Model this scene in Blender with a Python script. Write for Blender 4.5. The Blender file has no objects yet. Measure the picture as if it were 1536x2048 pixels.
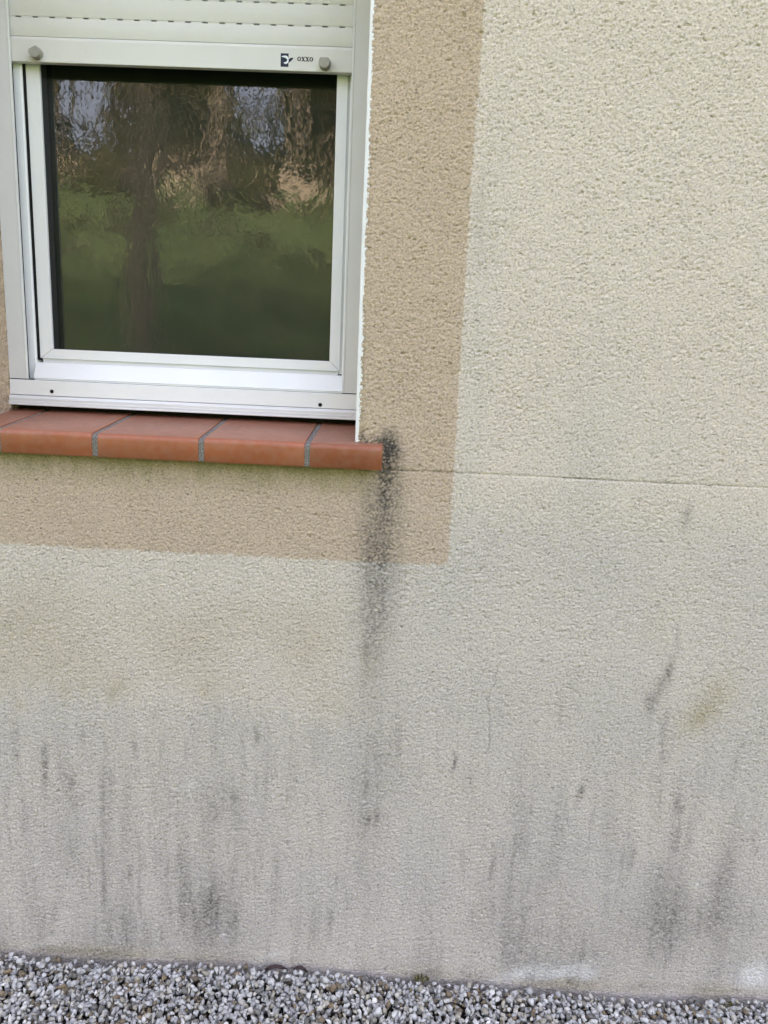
import bpy, bmesh, math, random
import numpy as np
from mathutils import Vector, Matrix

R = math.radians
random.seed(7)
rng = np.random.default_rng(11)
scene = bpy.context.scene
COL = scene.collection

# ------------------------------------------------------------------ camera
CAM_H, CAM_D = 1.3913, 1.45
YAW, PITCH, ROLL = R(1.375), R(11.861), R(2.518)
cam_data = bpy.data.cameras.new('camera')
cam = bpy.data.objects.new('camera', cam_data)
COL.objects.link(cam)
cam_data.sensor_fit = 'VERTICAL'
cam_data.sensor_height = 36.0
cam_data.lens = 26.0
cam_data.clip_start = 0.02
cam_data.clip_end = 2000.0
_f = Vector((-math.sin(YAW) * math.cos(PITCH), math.cos(YAW) * math.cos(PITCH), -math.sin(PITCH)))
_r = Vector((math.cos(YAW), math.sin(YAW), 0.0))
_u = _r.cross(_f)
_r2 = _r * math.cos(ROLL) + _u * math.sin(ROLL)
_u2 = _u * math.cos(ROLL) - _r * math.sin(ROLL)
_m = Matrix((_r2, _u2, -_f)).transposed().to_4x4()
_m.translation = Vector((0.0, -CAM_D, CAM_H))
cam.matrix_world = _m
scene.camera = cam

# ------------------------------------------------------------------ light
SUN_EL, SUN_AZ = 25.0, 6.0          # sun stands behind the house: the wall is in its own shade
world = bpy.data.worlds.new('World')
scene.world = world
world.use_nodes = True
wn = world.node_tree.nodes
wl = world.node_tree.links
bg = wn['Background']
sky = wn.new('ShaderNodeTexSky')
sky.sky_type = 'NISHITA'
sky.sun_disc = False
sky.sun_elevation = R(SUN_EL)
sky.sun_rotation = R(SUN_AZ)
sky.air_density = 1.0
sky.dust_density = 9.0
sky.ozone_density = 1.0
wl.new(sky.outputs[0], bg.inputs[0])
world.cycles.sampling_method = 'NONE'
bg.inputs[1].default_value = 0.15
sun_data = bpy.data.lights.new('sun', 'SUN')
sun_data.energy = 2.2
sun_data.angle = R(0.5)
sun_data.color = (1.0, 0.95, 0.87)
sun = bpy.data.objects.new('sun', sun_data)
COL.objects.link(sun)
_to_sun = Vector((math.sin(R(SUN_AZ)) * math.cos(R(SUN_EL)), math.cos(R(SUN_AZ)) * math.cos(R(SUN_EL)), math.sin(R(SUN_EL))))
sun.rotation_euler = (-_to_sun).to_track_quat('-Z', 'Y').to_euler()
sun.location = (0, 5, 30)

vs = scene.view_settings
vs.view_transform = 'Standard'
vs.look = 'None'
vs.gamma = 1.0
vs.use_curve_mapping = False
vs.exposure = 3.78
vs.use_white_balance = True          # the camera's balance for open shade
vs.white_balance_temperature = 8050
vs.white_balance_tint = 28
scene.cycles.use_denoising = True
scene.cycles.use_adaptive_sampling = False
scene.cycles.sample_clamp_indirect = 0.35
scene.cycles.max_bounces = 8
scene.cycles.diffuse_bounces = 4
scene.cycles.glossy_bounces = 4
scene.cycles.transparent_max_bounces = 12
scene.cycles.caustics_reflective = False
scene.cycles.caustics_refractive = False


# ------------------------------------------------------------------ helpers
def put(o, label=None, cat=None, group=None, kind=None):
    if label: o['label'] = label
    if cat: o['category'] = cat
    if group: o['group'] = group
    if kind: o['kind'] = kind
    return o


def empty(name, loc=(0, 0, 0)):
    o = bpy.data.objects.new(name, None)
    o.empty_display_size = 0.05
    o.location = loc
    COL.objects.link(o)
    return o


def link(name, me, mat, parent=None, smooth=False):
    o = bpy.data.objects.new(name, me)
    COL.objects.link(o)
    if mat is not None:
        me.materials.append(mat)
    if smooth:
        me.polygons.foreach_set('use_smooth', [True] * len(me.polygons))
    if parent is not None:
        o.parent = parent
        o.matrix_parent_inverse = Matrix.Translation(-Vector(parent_loc(parent)))
    return o


def parent_loc(p):
    v = Vector(p.location)
    while p.parent is not None:
        # children are written in world coordinates with an inverse offset
        v = v + Vector(p.matrix_parent_inverse.translation) + Vector(p.parent.location)
        p = p.parent
    return v


def from_bm(name, bm, mat, parent=None, smooth=False):
    me = bpy.data.meshes.new(name)
    bm.normal_update()
    bm.to_mesh(me)
    bm.free()
    return link(name, me, mat, parent, smooth)


def bevel(bm, w, seg=2, ang=30):
    if w <= 0:
        return
    ed = [e for e in bm.edges if len(e.link_faces) == 2 and e.calc_face_angle(0) > R(ang)]
    bmesh.ops.bevel(bm, geom=ed, offset=w, segments=seg, profile=0.5, affect='EDGES', clamp_overlap=True)


def box(name, x0, x1, y0, y1, z0, z1, mat, parent=None, bev=0.0, seg=2):
    bm = bmesh.new()
    bmesh.ops.create_cube(bm, size=1.0)
    for v in bm.verts:
        v.co = Vector((x0 + (v.co.x + .5) * (x1 - x0), y0 + (v.co.y + .5) * (y1 - y0), z0 + (v.co.z + .5) * (z1 - z0)))
    bevel(bm, bev, seg)
    return from_bm(name, bm, mat, parent, smooth=False)


def prism(pts, axis, t0, t1):
    """closed polygon extruded; axis 'x': pts are (y,z); 'y': pts are (x,z); 'z': pts are (x,y)"""
    bm = bmesh.new()

    def mk(p, t):
        if axis == 'x': return (t, p[0], p[1])
        if axis == 'y': return (p[0], t, p[1])
        return (p[0], p[1], t)
    a = [bm.verts.new(mk(p, t0)) for p in pts]
    b = [bm.verts.new(mk(p, t1)) for p in pts]
    n = len(pts)
    for i in range(n):
        bm.faces.new((a[i], a[(i + 1) % n], b[(i + 1) % n], b[i]))
    bm.faces.new(a[::-1])
    bm.faces.new(b)
    bmesh.ops.recalc_face_normals(bm, faces=bm.faces)
    return bm


def nodes(name):
    m = bpy.data.materials.new(name)
    m.use_nodes = True
    nt = m.node_tree
    return m, nt.nodes, nt.links, nt.nodes['Principled BSDF']


def N(ns, t, **kw):
    n = ns.new(t)
    for k, v in kw.items():
        setattr(n, k, v)
    return n


def noise(ns, ls, vec, scale, detail=4.0, rough=0.55, dist=0.0):
    n = ns.new('ShaderNodeTexNoise')
    n.inputs['Scale'].default_value = scale
    n.inputs['Detail'].default_value = detail
    n.inputs['Roughness'].default_value = rough
    n.inputs['Distortion'].default_value = dist
    if vec is not None:
        ls.new(vec, n.inputs['Vector'])
    return n


def ramp(ns, ls, fac, stops):
    r = ns.new('ShaderNodeValToRGB')
    e = r.color_ramp.elements
    while len(e) > 1:
        e.remove(e[-1])
    for i, (p, c) in enumerate(stops):
        k = e[0] if i == 0 else e.new(p)
        k.position = p
        k.color = (c[0], c[1], c[2], 1) if not isinstance(c, (int, float)) else (c, c, c, 1)
    ls.new(fac, r.inputs[0])
    return r


def mixc(ns, ls, fac, a, b, mode='MIX'):
    m = ns.new('ShaderNodeMix')
    m.data_type = 'RGBA'
    m.blend_type = mode
    for s, v in ((0, fac), (6, a), (7, b)):
        if isinstance(v, (int, float)):
            m.inputs[s].default_value = v
        elif isinstance(v, tuple):
            m.inputs[s].default_value = (v[0], v[1], v[2], 1)
        else:
            ls.new(v, m.inputs[s])
    return m.outputs[2]


def objvec(ns, ls, scale=(1, 1, 1)):
    tc = ns.new('ShaderNodeTexCoord')
    mp = ns.new('ShaderNodeMapping')
    mp.inputs['Scale'].default_value = scale
    ls.new(tc.outputs['Object'], mp.inputs['Vector'])
    return mp.outputs[0]


def bump(ns, ls, h, dist, strength=1.0, normal=None):
    b = ns.new('ShaderNodeBump')
    b.inputs['Strength'].default_value = strength
    b.inputs['Distance'].default_value = dist
    ls.new(h, b.inputs['Height'])
    if normal is not None:
        ls.new(normal, b.inputs['Normal'])
    return b.outputs[0]


# ------------------------------------------------------------------ materials
def mat_stucco():
    m, ns, ls, p = nodes('scraped_render')
    band = N(ns, 'ShaderNodeAttribute', attribute_name='band')
    wear = N(ns, 'ShaderNodeAttribute', attribute_name='wear')
    wear2 = N(ns, 'ShaderNodeAttribute', attribute_name='wear_light')
    v = objvec(ns, ls)
    big = noise(ns, ls, v, 3.2, 3)
    c0 = mixc(ns, ls, big.outputs[0], (0.585, 0.498, 0.412), (0.620, 0.538, 0.452))
    t0 = mixc(ns, ls, big.outputs[0], (0.470, 0.358, 0.262), (0.502, 0.388, 0.286))
    base = mixc(ns, ls, band.outputs['Fac'], c0, t0)
    sep = N(ns, 'ShaderNodeSeparateColor')
    ls.new(wear.outputs['Color'], sep.inputs[0])
    sep2 = N(ns, 'ShaderNodeSeparateColor')
    ls.new(wear2.outputs['Color'], sep2.inputs[0])
    # grey soiling, yellow-green algae film, black soot, pale lime bloom; film and black include under-sill shade
    base = mixc(ns, ls, sep.outputs[2], base, (0.490, 0.452, 0.395))
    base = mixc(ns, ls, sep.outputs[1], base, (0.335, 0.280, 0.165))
    base = mixc(ns, ls, sep2.outputs[0], base, (0.72, 0.695, 0.645))
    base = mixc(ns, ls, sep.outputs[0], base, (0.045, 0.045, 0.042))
    # sand grains: each a slightly different tone
    v2 = objvec(ns, ls, (0.72, 1.0, 1.0))
    gr = noise(ns, ls, v2, 330.0, 1.5, 0.6)
    g2 = ramp(ns, ls, gr.outputs[0], [(0.27, 0.50), (0.41, 0.87), (0.53, 1.03), (0.70, 1.17)])
    base = mixc(ns, ls, 1.0, base, g2.outputs[0], 'MULTIPLY')
    sp_ = noise(ns, ls, v2, 190.0, 1.0, 0.5)
    g3 = ramp(ns, ls, sp_.outputs[0], [(0.22, 0.45), (0.31, 1.0)])
    base = mixc(ns, ls, 1.0, base, g3.outputs[0], 'MULTIPLY')
    ls.new(base, p.inputs['Base Color'])
    p.inputs['Roughness'].default_value = 0.95
    p.inputs['Specular IOR Level'].default_value = 0.15
    n1 = noise(ns, ls, v, 520.0, 3, 0.6)
    ls.new(bump(ns, ls, n1.outputs[0], 0.0008, 0.6), p.inputs['Normal'])
    return m


def mat_paint(name, col, rough=0.35, dirt=0.06, streak=None, bumpd=0.0):
    m, ns, ls, p = nodes(name)
    v = objvec(ns, ls)
    n1 = noise(ns, ls, v, 9.0, 5, 0.6)
    n2 = noise(ns, ls, v, 260.0, 2)
    dark = tuple(c * (1 - 3.2 * dirt) for c in col)
    f = ramp(ns, ls, n1.outputs[0], [(0.35, 0.0), (0.75, 1.0)])
    c = mixc(ns, ls, f.outputs[0], col, tuple(a * (1 - dirt) for a in col))
    f2 = ramp(ns, ls, n2.outputs[0], [(0.66, 0.0), (0.78, 1.0)])
    c = mixc(ns, ls, f2.outputs[0], c, dark)
    if streak:
        sv = objvec(ns, ls, streak)
        n3 = noise(ns, ls, sv, 1.0, 4, 0.6)
        f3 = ramp(ns, ls, n3.outputs[0], [(0.45, 0.0), (0.62, 1.0)])
        c = mixc(ns, ls, f3.outputs[0], c, tuple(a * 0.80 for a in col))
    ls.new(c, p.inputs['Base Color'])
    r = ramp(ns, ls, n1.outputs[0], [(0.3, rough), (0.7, rough + 0.14)])
    ls.new(r.outputs[0], p.inputs['Roughness'])
    p.inputs['Specular IOR Level'].default_value = 0.4
    if bumpd:
        ls.new(bump(ns, ls, n1.outputs[0], bumpd, 0.5), p.inputs['Normal'])
    return m


def mat_flat(name, col, rough=0.7, spec=0.3):
    m, ns, ls, p = nodes(name)
    v = objvec(ns, ls)
    n1 = noise(ns, ls, v, 120.0, 3)
    c = mixc(ns, ls, n1.outputs[0], tuple(a * 0.8 for a in col), tuple(min(1, a * 1.2) for a in col))
    ls.new(c, p.inputs['Base Color'])
    p.inputs['Roughness'].default_value = rough
    p.inputs['Specular IOR Level'].default_value = spec
    return m


def mat_tile():
    m, ns, ls, p = nodes('terracotta_glazed_tile')
    v = objvec(ns, ls)
    oi = N(ns, 'ShaderNodeObjectInfo')
    n1 = noise(ns, ls, v, 7.0, 5, 0.6, 0.6)
    n2 = noise(ns, ls, v, 60.0, 4, 0.6)
    n3 = noise(ns, ls, v, 900.0, 2)
    c = ramp(ns, ls, n1.outputs[0], [(0.3, (0.275, 0.074, 0.030)), (0.55, (0.345, 0.098, 0.041)), (0.75, (0.300, 0.092, 0.044))]).outputs[0]
    d = ramp(ns, ls, n2.outputs[0], [(0.40, 0.0), (0.66, 0.42)])
    c = mixc(ns, ls, d.outputs[0], c, (0.33, 0.155, 0.095))
    s = ramp(ns, ls, n3.outputs[0], [(0.60, 0.0), (0.75, 0.35)])
    c = mixc(ns, ls, s.outputs[0], c, (0.19, 0.06, 0.03))
    rv = ramp(ns, ls, oi.outputs['Random'], [(0.0, 0.86), (1.0, 1.08)])
    c = mixc(ns, ls, 1.0, c, rv.outputs[0], 'MULTIPLY')
    # dust settled on the flat top
    ge = N(ns, 'ShaderNodeNewGeometry')
    sx = N(ns, 'ShaderNodeSeparateXYZ')
    ls.new(ge.outputs['Normal'], sx.inputs[0])
    up = ramp(ns, ls, sx.outputs[2], [(0.80, 0.0), (1.0, 0.34)])
    c = mixc(ns, ls, up.outputs[0], c, (0.30, 0.185, 0.135))
    ls.new(c, p.inputs['Base Color'])
    rr = ramp(ns, ls, n2.outputs[0], [(0.3, 0.38), (0.7, 0.55)])
    ls.new(rr.outputs[0], p.inputs['Roughness'])
    ls.new(bump(ns, ls, n2.outputs[0], 0.0006, 0.5), p.inputs['Normal'])
    return m


def mat_mortar():
    m, ns, ls, p = nodes('grey_mortar')
    v = objvec(ns, ls)
    n1 = noise(ns, ls, v, 450.0, 3, 0.7)
    c = ramp(ns, ls, n1.outputs[0], [(0.35, (0.06, 0.057, 0.047)), (0.5, (0.185, 0.172, 0.145)), (0.68, (0.40, 0.375, 0.33))])
    ls.new(c.outputs[0], p.inputs['Base Color'])
    p.inputs['Roughness'].default_value = 0.95
    ls.new(bump(ns, ls, n1.outputs[0], 0.002, 1.0), p.inputs['Normal'])
    return m


def mat_glass():
    m, ns, ls, p = nodes('patterned_glass')
    ns.remove(p)
    out = [n for n in ns if n.type == 'OUTPUT_MATERIAL'][0]
    v = objvec(ns, ls, (1.0, 1.0, 0.75))
    n1 = noise(ns, ls, v, 85.0, 1.0, 0.5, 1.4)
    n2 = noise(ns, ls, v, 22.0, 1.0, 0.5, 0.5)
    n3 = noise(ns, ls, v, 240.0, 1.0, 0.5, 0.8)
    b = bump(ns, ls, n2.outputs[0], GLASS_B[0], 1.0)
    b = bump(ns, ls, n1.outputs[0], GLASS_B[1], 1.0, b)
    b = bump(ns, ls, n3.outputs[0], GLASS_B[2], 1.0, b)
    gl = N(ns, 'ShaderNodeBsdfGlossy')
    gl.inputs['Color'].default_value = (1, 1, 1, 1)
    gl.inputs['Roughness'].default_value = 0.012
    ls.new(b, gl.inputs['Normal'])
    tr = N(ns, 'ShaderNodeBsdfTransparent')
    tr.inputs['Color'].default_value = (0.55, 0.60, 0.57, 1)
    df = N(ns, 'ShaderNodeBsdfDiffuse')          # film of dust, doubling as painted haze over the pane
    df.inputs['Color'].default_value = (0.60, 0.62, 0.60, 1)
    dm = N(ns, 'ShaderNodeMixShader')
    dm.inputs[0].default_value = 0.016
    ls.new(tr.outputs[0], dm.inputs[1])
    ls.new(df.outputs[0], dm.inputs[2])
    fr = N(ns, 'ShaderNodeFresnel')
    fr.inputs['IOR'].default_value = GLASS_IOR
    mx = N(ns, 'ShaderNodeMixShader')
    ls.new(fr.outputs[0], mx.inputs[0])
    ls.new(dm.outputs[0], mx.inputs[1])
    ls.new(gl.outputs[0], mx.inputs[2])
    ls.new(mx.outputs[0], out.inputs[0])
    return m


GLASS_B = (0.00042, 0.00010, 0.000012)
GLASS_IOR = 1.60


def mat_attr(name, rough=0.8, spec=0.3, scale=300.0, bd=0.001):
    m, ns, ls, p = nodes(name)
    a = N(ns, 'ShaderNodeAttribute', attribute_name='tone')
    v = objvec(ns, ls)
    n1 = noise(ns, ls, v, scale, 3, 0.6)
    g = ramp(ns, ls, n1.outputs[0], [(0.3, 0.78), (0.7, 1.18)])
    c = mixc(ns, ls, 1.0, a.outputs['Color'], g.outputs[0], 'MULTIPLY')
    ls.new(c, p.inputs['Base Color'])
    p.inputs['Roughness'].default_value = rough
    p.inputs['Specular IOR Level'].default_value = spec
    ls.new(bump(ns, ls, n1.outputs[0], bd, 0.6), p.inputs['Normal'])
    return m


def mat_lawn():
    m, ns, ls, p = nodes('lawn_grass')
    v = objvec(ns, ls)
    n1 = noise(ns, ls, v, 0.9, 5, 0.65)
    n2 = noise(ns, ls, v, 2.6, 6, 0.72)
    c = ramp(ns, ls, n1.outputs[0], [(0.40, (0.022, 0.060, 0.024)), (0.60, (0.085, 0.155, 0.064))]).outputs[0]
    d = ramp(ns, ls, n2.outputs[0], [(0.50, 0.0), (0.62, 0.8)])
    c = mixc(ns, ls, d.outputs[0], c, (0.135, 0.125, 0.080))
    ls.new(c, p.inputs['Base Color'])
    p.inputs['Roughness'].default_value = 1.0
    p.inputs['Specular IOR Level'].default_value = 0.1
    ls.new(bump(ns, ls, n2.outputs[0], 0.05, 0.6), p.inputs['Normal'])
    return m


def mat_bark():
    m, ns, ls, p = nodes('bark')
    v = objvec(ns, ls, (1, 1, 0.22))
    n1 = noise(ns, ls, v, 22.0, 5, 0.65, 0.8)
    c = ramp(ns, ls, n1.outputs[0], [(0.3, (0.070, 0.070, 0.058)), (0.55, (0.150, 0.150, 0.128)), (0.75, (0.24, 0.24, 0.21))])
    ls.new(c.outputs[0], p.inputs['Base Color'])
    p.inputs['Roughness'].default_value = 0.95
    ls.new(bump(ns, ls, n1.outputs[0], 0.03, 1.0), p.inputs['Normal'])
    return m


def mat_stone_wall():
    m, ns, ls, p = nodes('pale_stone')
    v = objvec(ns, ls)
    n1 = noise(ns, ls, v, 2.2, 6, 0.75)
    c = ramp(ns, ls, n1.outputs[0], [(0.3, (0.16, 0.155, 0.125)), (0.7, (0.46, 0.44, 0.36))])
    ls.new(c.outputs[0], p.inputs['Base Color'])
    p.inputs['Roughness'].default_value = 0.95
    ls.new(bump(ns, ls, n1.outputs[0], 0.05, 1.0), p.inputs['Normal'])
    return m


M = dict(
    stucco=mat_stucco(),
    rail=mat_paint('grey_white_aluminium', (0.675, 0.675, 0.66), 0.42, 0.05),
    frame=mat_paint('white_aluminium', (0.82, 0.825, 0.815), 0.34, 0.04),
    lip=mat_paint('worn_white_aluminium', (0.72, 0.72, 0.71), 0.38, 0.06, streak=(3.0, 200.0, 420.0)),
    shutter=mat_paint('cream_white_slat', (0.68, 0.665, 0.62), 0.45, 0.05),
    bead=mat_paint('white_plastic_bead', (0.76, 0.76, 0.735), 0.45, 0.03),
    knob=mat_flat('grey_rubber', (0.33, 0.315, 0.28), 0.6),
    spacer=mat_flat('dark_grey_spacer', (0.030, 0.033, 0.034), 0.45, 0.5),
    black=mat_flat('black_seal_shade', (0.010, 0.010, 0.010), 0.8, 0.2),  # foam, weep holes and strips painted for shaded gaps
    navy=mat_flat('navy_print', (0.012, 0.020, 0.045), 0.5, 0.3),
    whiteprint=mat_flat('white_print', (0.80, 0.82, 0.83), 0.5, 0.3),
    blackprint=mat_flat('dark_print', (0.030, 0.032, 0.035), 0.5, 0.3),
    tile=mat_tile(),
    mortar=mat_mortar(),
    glass=mat_glass(),
    gravel=mat_attr('crushed_stone', 0.75, 0.35, 420.0, 0.0008),
    lawn=mat_lawn(),
    bark=mat_bark(),
    leaf=mat_attr('foliage', 0.7, 0.3, 6.0, 0.0),
    stone=mat_stone_wall(),
    soil=mat_flat('dark_soil', (0.050, 0.045, 0.040), 1.0, 0.1),
    roof=mat_flat('roof_tile_red', (0.30, 0.12, 0.07), 0.85),
    deadleaf=mat_flat('dead_leaf_brown', (0.040, 0.018, 0.014), 0.55, 0.4),
    twig=mat_flat('twig_brown', (0.10, 0.070, 0.045), 0.8),
    wire=mat_flat('thin_black_stem', (0.02, 0.018, 0.02), 0.6),
    moss=mat_flat('moss', (0.105, 0.095, 0.028), 1.0, 0.1),
    backing=mat_paint('dark_backing', (0.085, 0.105, 0.085), 0.8, 0.02),  # added unseen sheet behind the pane
    room=mat_flat('dim_room_plaster', (0.30, 0.30, 0.29), 0.9),
)

# ------------------------------------------------------------------ terrain (a lawn bank that rises away from the house)
def ground_z(d):
    """height of the garden at distance d in front of the wall"""
    d = np.asarray(d, float)
    s = np.clip((d - 2.4) / 3.6, 0, None)
    a = np.where(s < 1, 0.25 * 3.6 * s * s * 0.75, 0.25 * 3.6 * 0.75 + 0.30 * (d - 6.0))
    far = 0.25 * 3.6 * 0.75 + 0.30 * 3.0 + 0.285 * (d - 9.0)
    a = np.where(d > 9, far, a)
    top = 0.25 * 3.6 * 0.75 + 0.30 * 3.0 + 0.285 * 51
    return np.where(d > 60, top + 6 * (1 - np.exp(-(d - 60) / 40)), a)


def build_ground():
    ys = np.concatenate([np.array([-600, -300, -150, -90]), np.arange(-70, -12, 2.0), np.arange(-12, -0.9, 0.4), np.array([-0.8, 0.15, 2, 8, 20, 60, 200, 600])])
    xs = np.concatenate([np.array([-600, -250, -120]), np.arange(-60, 60.1, 3.0), np.array([120, 250, 600])])
    X, Y = np.meshgrid(xs, ys)
    Z = ground_z(-Y) - 0.03
    Z += np.where(Y < -3, 0.12 * np.sin(X * 0.35 + Y * 0.2) * np.clip((-Y - 3) / 8, 0, 1), 0)
    Z = np.where(Y > -1.0, -0.075, Z)
    nx, ny = len(xs), len(ys)
    v = np.stack([X.ravel(), Y.ravel(), Z.ravel()], 1)
    idx = np.arange(nx * ny).reshape(ny, nx)
    q = np.stack([idx[:-1, :-1], idx[:-1, 1:], idx[1:, 1:], idx[1:, :-1]], -1).reshape(-1, 4)
    me = bpy.data.meshes.new('lawn')
    me.from_pydata(v.tolist(), [], q.tolist())
    o = link('lawn', me, M['lawn'], smooth=True)
    put(o, 'green lawn rising away from the house, mirrored in the window pane', 'lawn', kind='structure')


build_ground()

# ------------------------------------------------------------------ house wall
OX0, OX1 = -0.866, -0.0985          # window opening
SILL_Z0, SILL_Z1, OPEN_TOP = 1.1745, 1.2175, 2.30
BAND_X, BAND_Z = 0.099, 0.981       # outer edge of the taupe painted surround
GROOVE_Z = 1.1722


def blur(a, s):
    """periodic gaussian blur, sigma in cells"""
    fy = np.fft.fftfreq(a.shape[0])[:, None]
    fx = np.fft.rfftfreq(a.shape[1])[None, :]
    if np.isscalar(s):
        s = (s, s)
    k = np.exp(-2 * (math.pi ** 2) * ((s[0] * fy) ** 2 + (s[1] * fx) ** 2))
    b = np.fft.irfft2(np.fft.rfft2(a) * k, s=a.shape)
    return (b - b.mean()) / (b.std() + 1e-9)


def sstep(a, b, x):
    t = np.clip((x - a) / (b - a), 0, 1)
    return t * t * (3 - 2 * t)


def line_dist(X, Z, pts):
    best = np.full(X.shape, 9.0)
    for (x0, z0), (x1, z1) in zip(pts[:-1], pts[1:]):
        dx, dz = x1 - x0, z1 - z0
        t = np.clip(((X - x0) * dx + (Z - z0) * dz) / (dx * dx + dz * dz), 0, 1)
        best = np.minimum(best, np.hypot(X - x0 - t * dx, Z - z0 - t * dz))
    return best


def wall_masks(X, Z, step, noise_seed=3):
    """paint band, soot, algae, grey soiling, lime and under-sill shade at every wall vertex"""
    r = np.random.default_rng(noise_seed)
    sh = X.shape

    def fld(mm_z, mm_x):
        return blur(r.standard_normal(sh), (max(mm_z / 1000 / step, .01), max(mm_x / 1000 / step, .01)))
    grain = fld(1.0, 1.3)
    mid = fld(14, 14)
    big = fld(90, 90)
    drip = fld(70, 5)
    drip2 = fld(28, 4)
    cloud = fld(60, 45)
    edge = fld(2.5, 2.5) * 0.0012 + fld(60, 60) * 0.0008
    # painted surround of the window
    inx = sstep(BAND_X + 0.0015, BAND_X - 0.0015, X + edge)
    inz = sstep(BAND_Z - 0.002, BAND_Z + 0.002, Z + edge)
    band = inx * inz
    soot_shade = np.zeros(sh)
    moss = np.zeros(sh)
    lime = np.zeros(sh)
    # -- run-off streak below the right end of the sill
    zz = [1.225, 1.2118, 1.1516, 1.0596, 0.9548, 0.8469, 0.7355, 0.621, 0.382, 0.2]
    cx = [-0.033, -0.0285, -0.0360, -0.0417, -0.0424, -0.0431, -0.0492, -0.050, -0.041, -0.036]
    ww = [0.017, 0.019, 0.029, 0.036, 0.037, 0.037, 0.036, 0.038, 0.040, 0.040]
    ii = [0.60, 0.80, 0.66, 0.56, 0.53, 0.38, 0.20, 0.07, 0.03, 0.0]
    zr = zz[::-1]
    c = np.interp(Z, zr, cx[::-1]); w = np.interp(Z, zr, ww[::-1]); a = np.interp(Z, zr, ii[::-1]) * sstep(1.262, 1.235, Z + 0.006 * mid)
    soot_shade += a * np.exp(-((X - c + 0.002 * mid) / (1.12 * w)) ** 2) * np.clip(1 + 0.10 * drip + 0.07 * mid, 0, 2)

    def blob(t, x, z, rx, rz, amt, ang=0.0, e=2.0):
        ca, sa = math.cos(ang), math.sin(ang)
        u = ((X - x) * ca + (Z - z) * sa) / rx
        v = (-(X - x) * sa + (Z - z) * ca) / rz
        t += amt * np.exp(-(np.abs(u) ** e + np.abs(v) ** e)) * np.clip(1 + 0.12 * mid + 0.10 * cloud, 0, 2)
    # dirt caught on top of the sill's ear
    blob(soot_shade, -0.066, 1.224, 0.032, 0.012, 0.62)
    blob(soot_shade, -0.034, 1.222, 0.022, 0.018, 0.42)
    blob(soot_shade, -0.086, 1.232, 0.006, 0.020, 0.45)
    for x, z, rx, rz, amt in [
        (-0.388, 0.128, 0.046, 0.082, 0.27), (-0.396, 0.172, 0.030, 0.040, 0.10),
        (0.6306, 0.2011, 0.055, 0.090, 0.17), (0.7465, 0.315, 0.026, 0.085, 0.26), (0.685, 0.185, 0.140, 0.090, 0.13),
        (0.751, 0.210, 0.05, 0.07, 0.13), (0.6215, 0.277, 0.036, 0.075, 0.15), (0.40, 0.11, 0.16, 0.07, 0.15),
        (-0.3787, 0.40, 0.045, 0.06, 0.14), (-0.045, 0.42, 0.045, 0.14, 0.12), (0.3, 0.22, 0.12, 0.12, 0.08)]:
        blob(soot_shade, x, z, rx, rz, amt)
    # single rain streaks (x, z of the middle, half length, half width, amount)
    for x, z, hl, w_, amt in [
        (-0.7546, 0.4707, 0.055, 0.0075, 0.50), (-0.6954, 0.4256, 0.040, 0.0070, 0.48), (-0.668, 0.5481, 0.030, 0.005, 0.28),
        (-0.6189, 0.5392, 0.028, 0.005, 0.22), (-0.5555, 0.5312, 0.030, 0.005, 0.26), (-0.4929, 0.5351, 0.026, 0.006, 0.30),
        (-0.4437, 0.5262, 0.030, 0.005, 0.20), (-0.2911, 0.5771, 0.026, 0.006, 0.34), (-0.0413, 0.3944, 0.018, 0.006, 0.30),
        (-0.0226, 0.3956, 0.022, 0.006, 0.42), (0.1364, 0.5386, 0.030, 0.0045, 0.40), (0.4145, 0.4848, 0.022, 0.008, 0.42),
        (0.2414, 0.276, 0.045, 0.006, 0.32), (-0.1163, 0.1217, 0.045, 0.007, 0.34), (-0.751, 0.0894, 0.035, 0.012, 0.28),
        (0.3548, 0.6685, 0.028, 0.006, 0.28), (-0.3342, 0.4244, 0.020, 0.010, 0.22), (0.5406, 0.3342, 0.035, 0.006, 0.28),
        (0.6245, 0.4743, 0.030, 0.010, 0.30), (0.6296, 0.3896, 0.060, 0.010, 0.30), (0.5619, 1.1003, 0.030, 0.009, 0.30),
        (0.5782, 0.8489, 0.026, 0.006, 0.32), (0.5673, 0.7712, 0.040, 0.010, 0.36), (0.5520, 0.7350, 0.030, 0.010, 0.30), (0.5392, 0.7023, 0.030, 0.014, 0.36),
        (0.5745, 0.6243, 0.055, 0.007, 0.26), (0.1172, 1.6624, 0.060, 0.010, 0.18), (0.122, 1.58, 0.05, 0.012, 0.12),
        (0.2479, 0.1868, 0.035, 0.006, 0.22), (-0.1529, 0.4483, 0.02, 0.005, 0.16), (-0.1458, 0.3875, 0.03, 0.006, 0.18),
        (-0.6028, 0.3575, 0.02, 0.005, 0.18), (-0.6502, 0.2914, 0.028, 0.006, 0.18), (0.3078, 0.3433, 0.03, 0.008, 0.18),
        (-0.27, 0.40, 0.03, 0.005, 0.14), (-0.82, 0.52, 0.05, 0.008, 0.18), (0.26, 0.33, 0.03, 0.005, 0.16), (0.215, 0.23, 0.04, 0.012, 0.12)]:
        xx = X - x - 0.0022 * mid
        v = (Z - z) / hl
        prof = np.exp(-np.abs(v) ** 2.4) * np.clip(0.75 + 0.35 * v, 0.2, 1.2)
        soot_shade += amt * prof * np.exp(-(xx / w_) ** 2) * np.clip(1 + 0.3 * mid, 0.2, 2)
    # general fine drips low on the wall
    low = sstep(0.80, 0.40, Z) * sstep(-0.05, 0.12, Z + 0.05)
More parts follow.
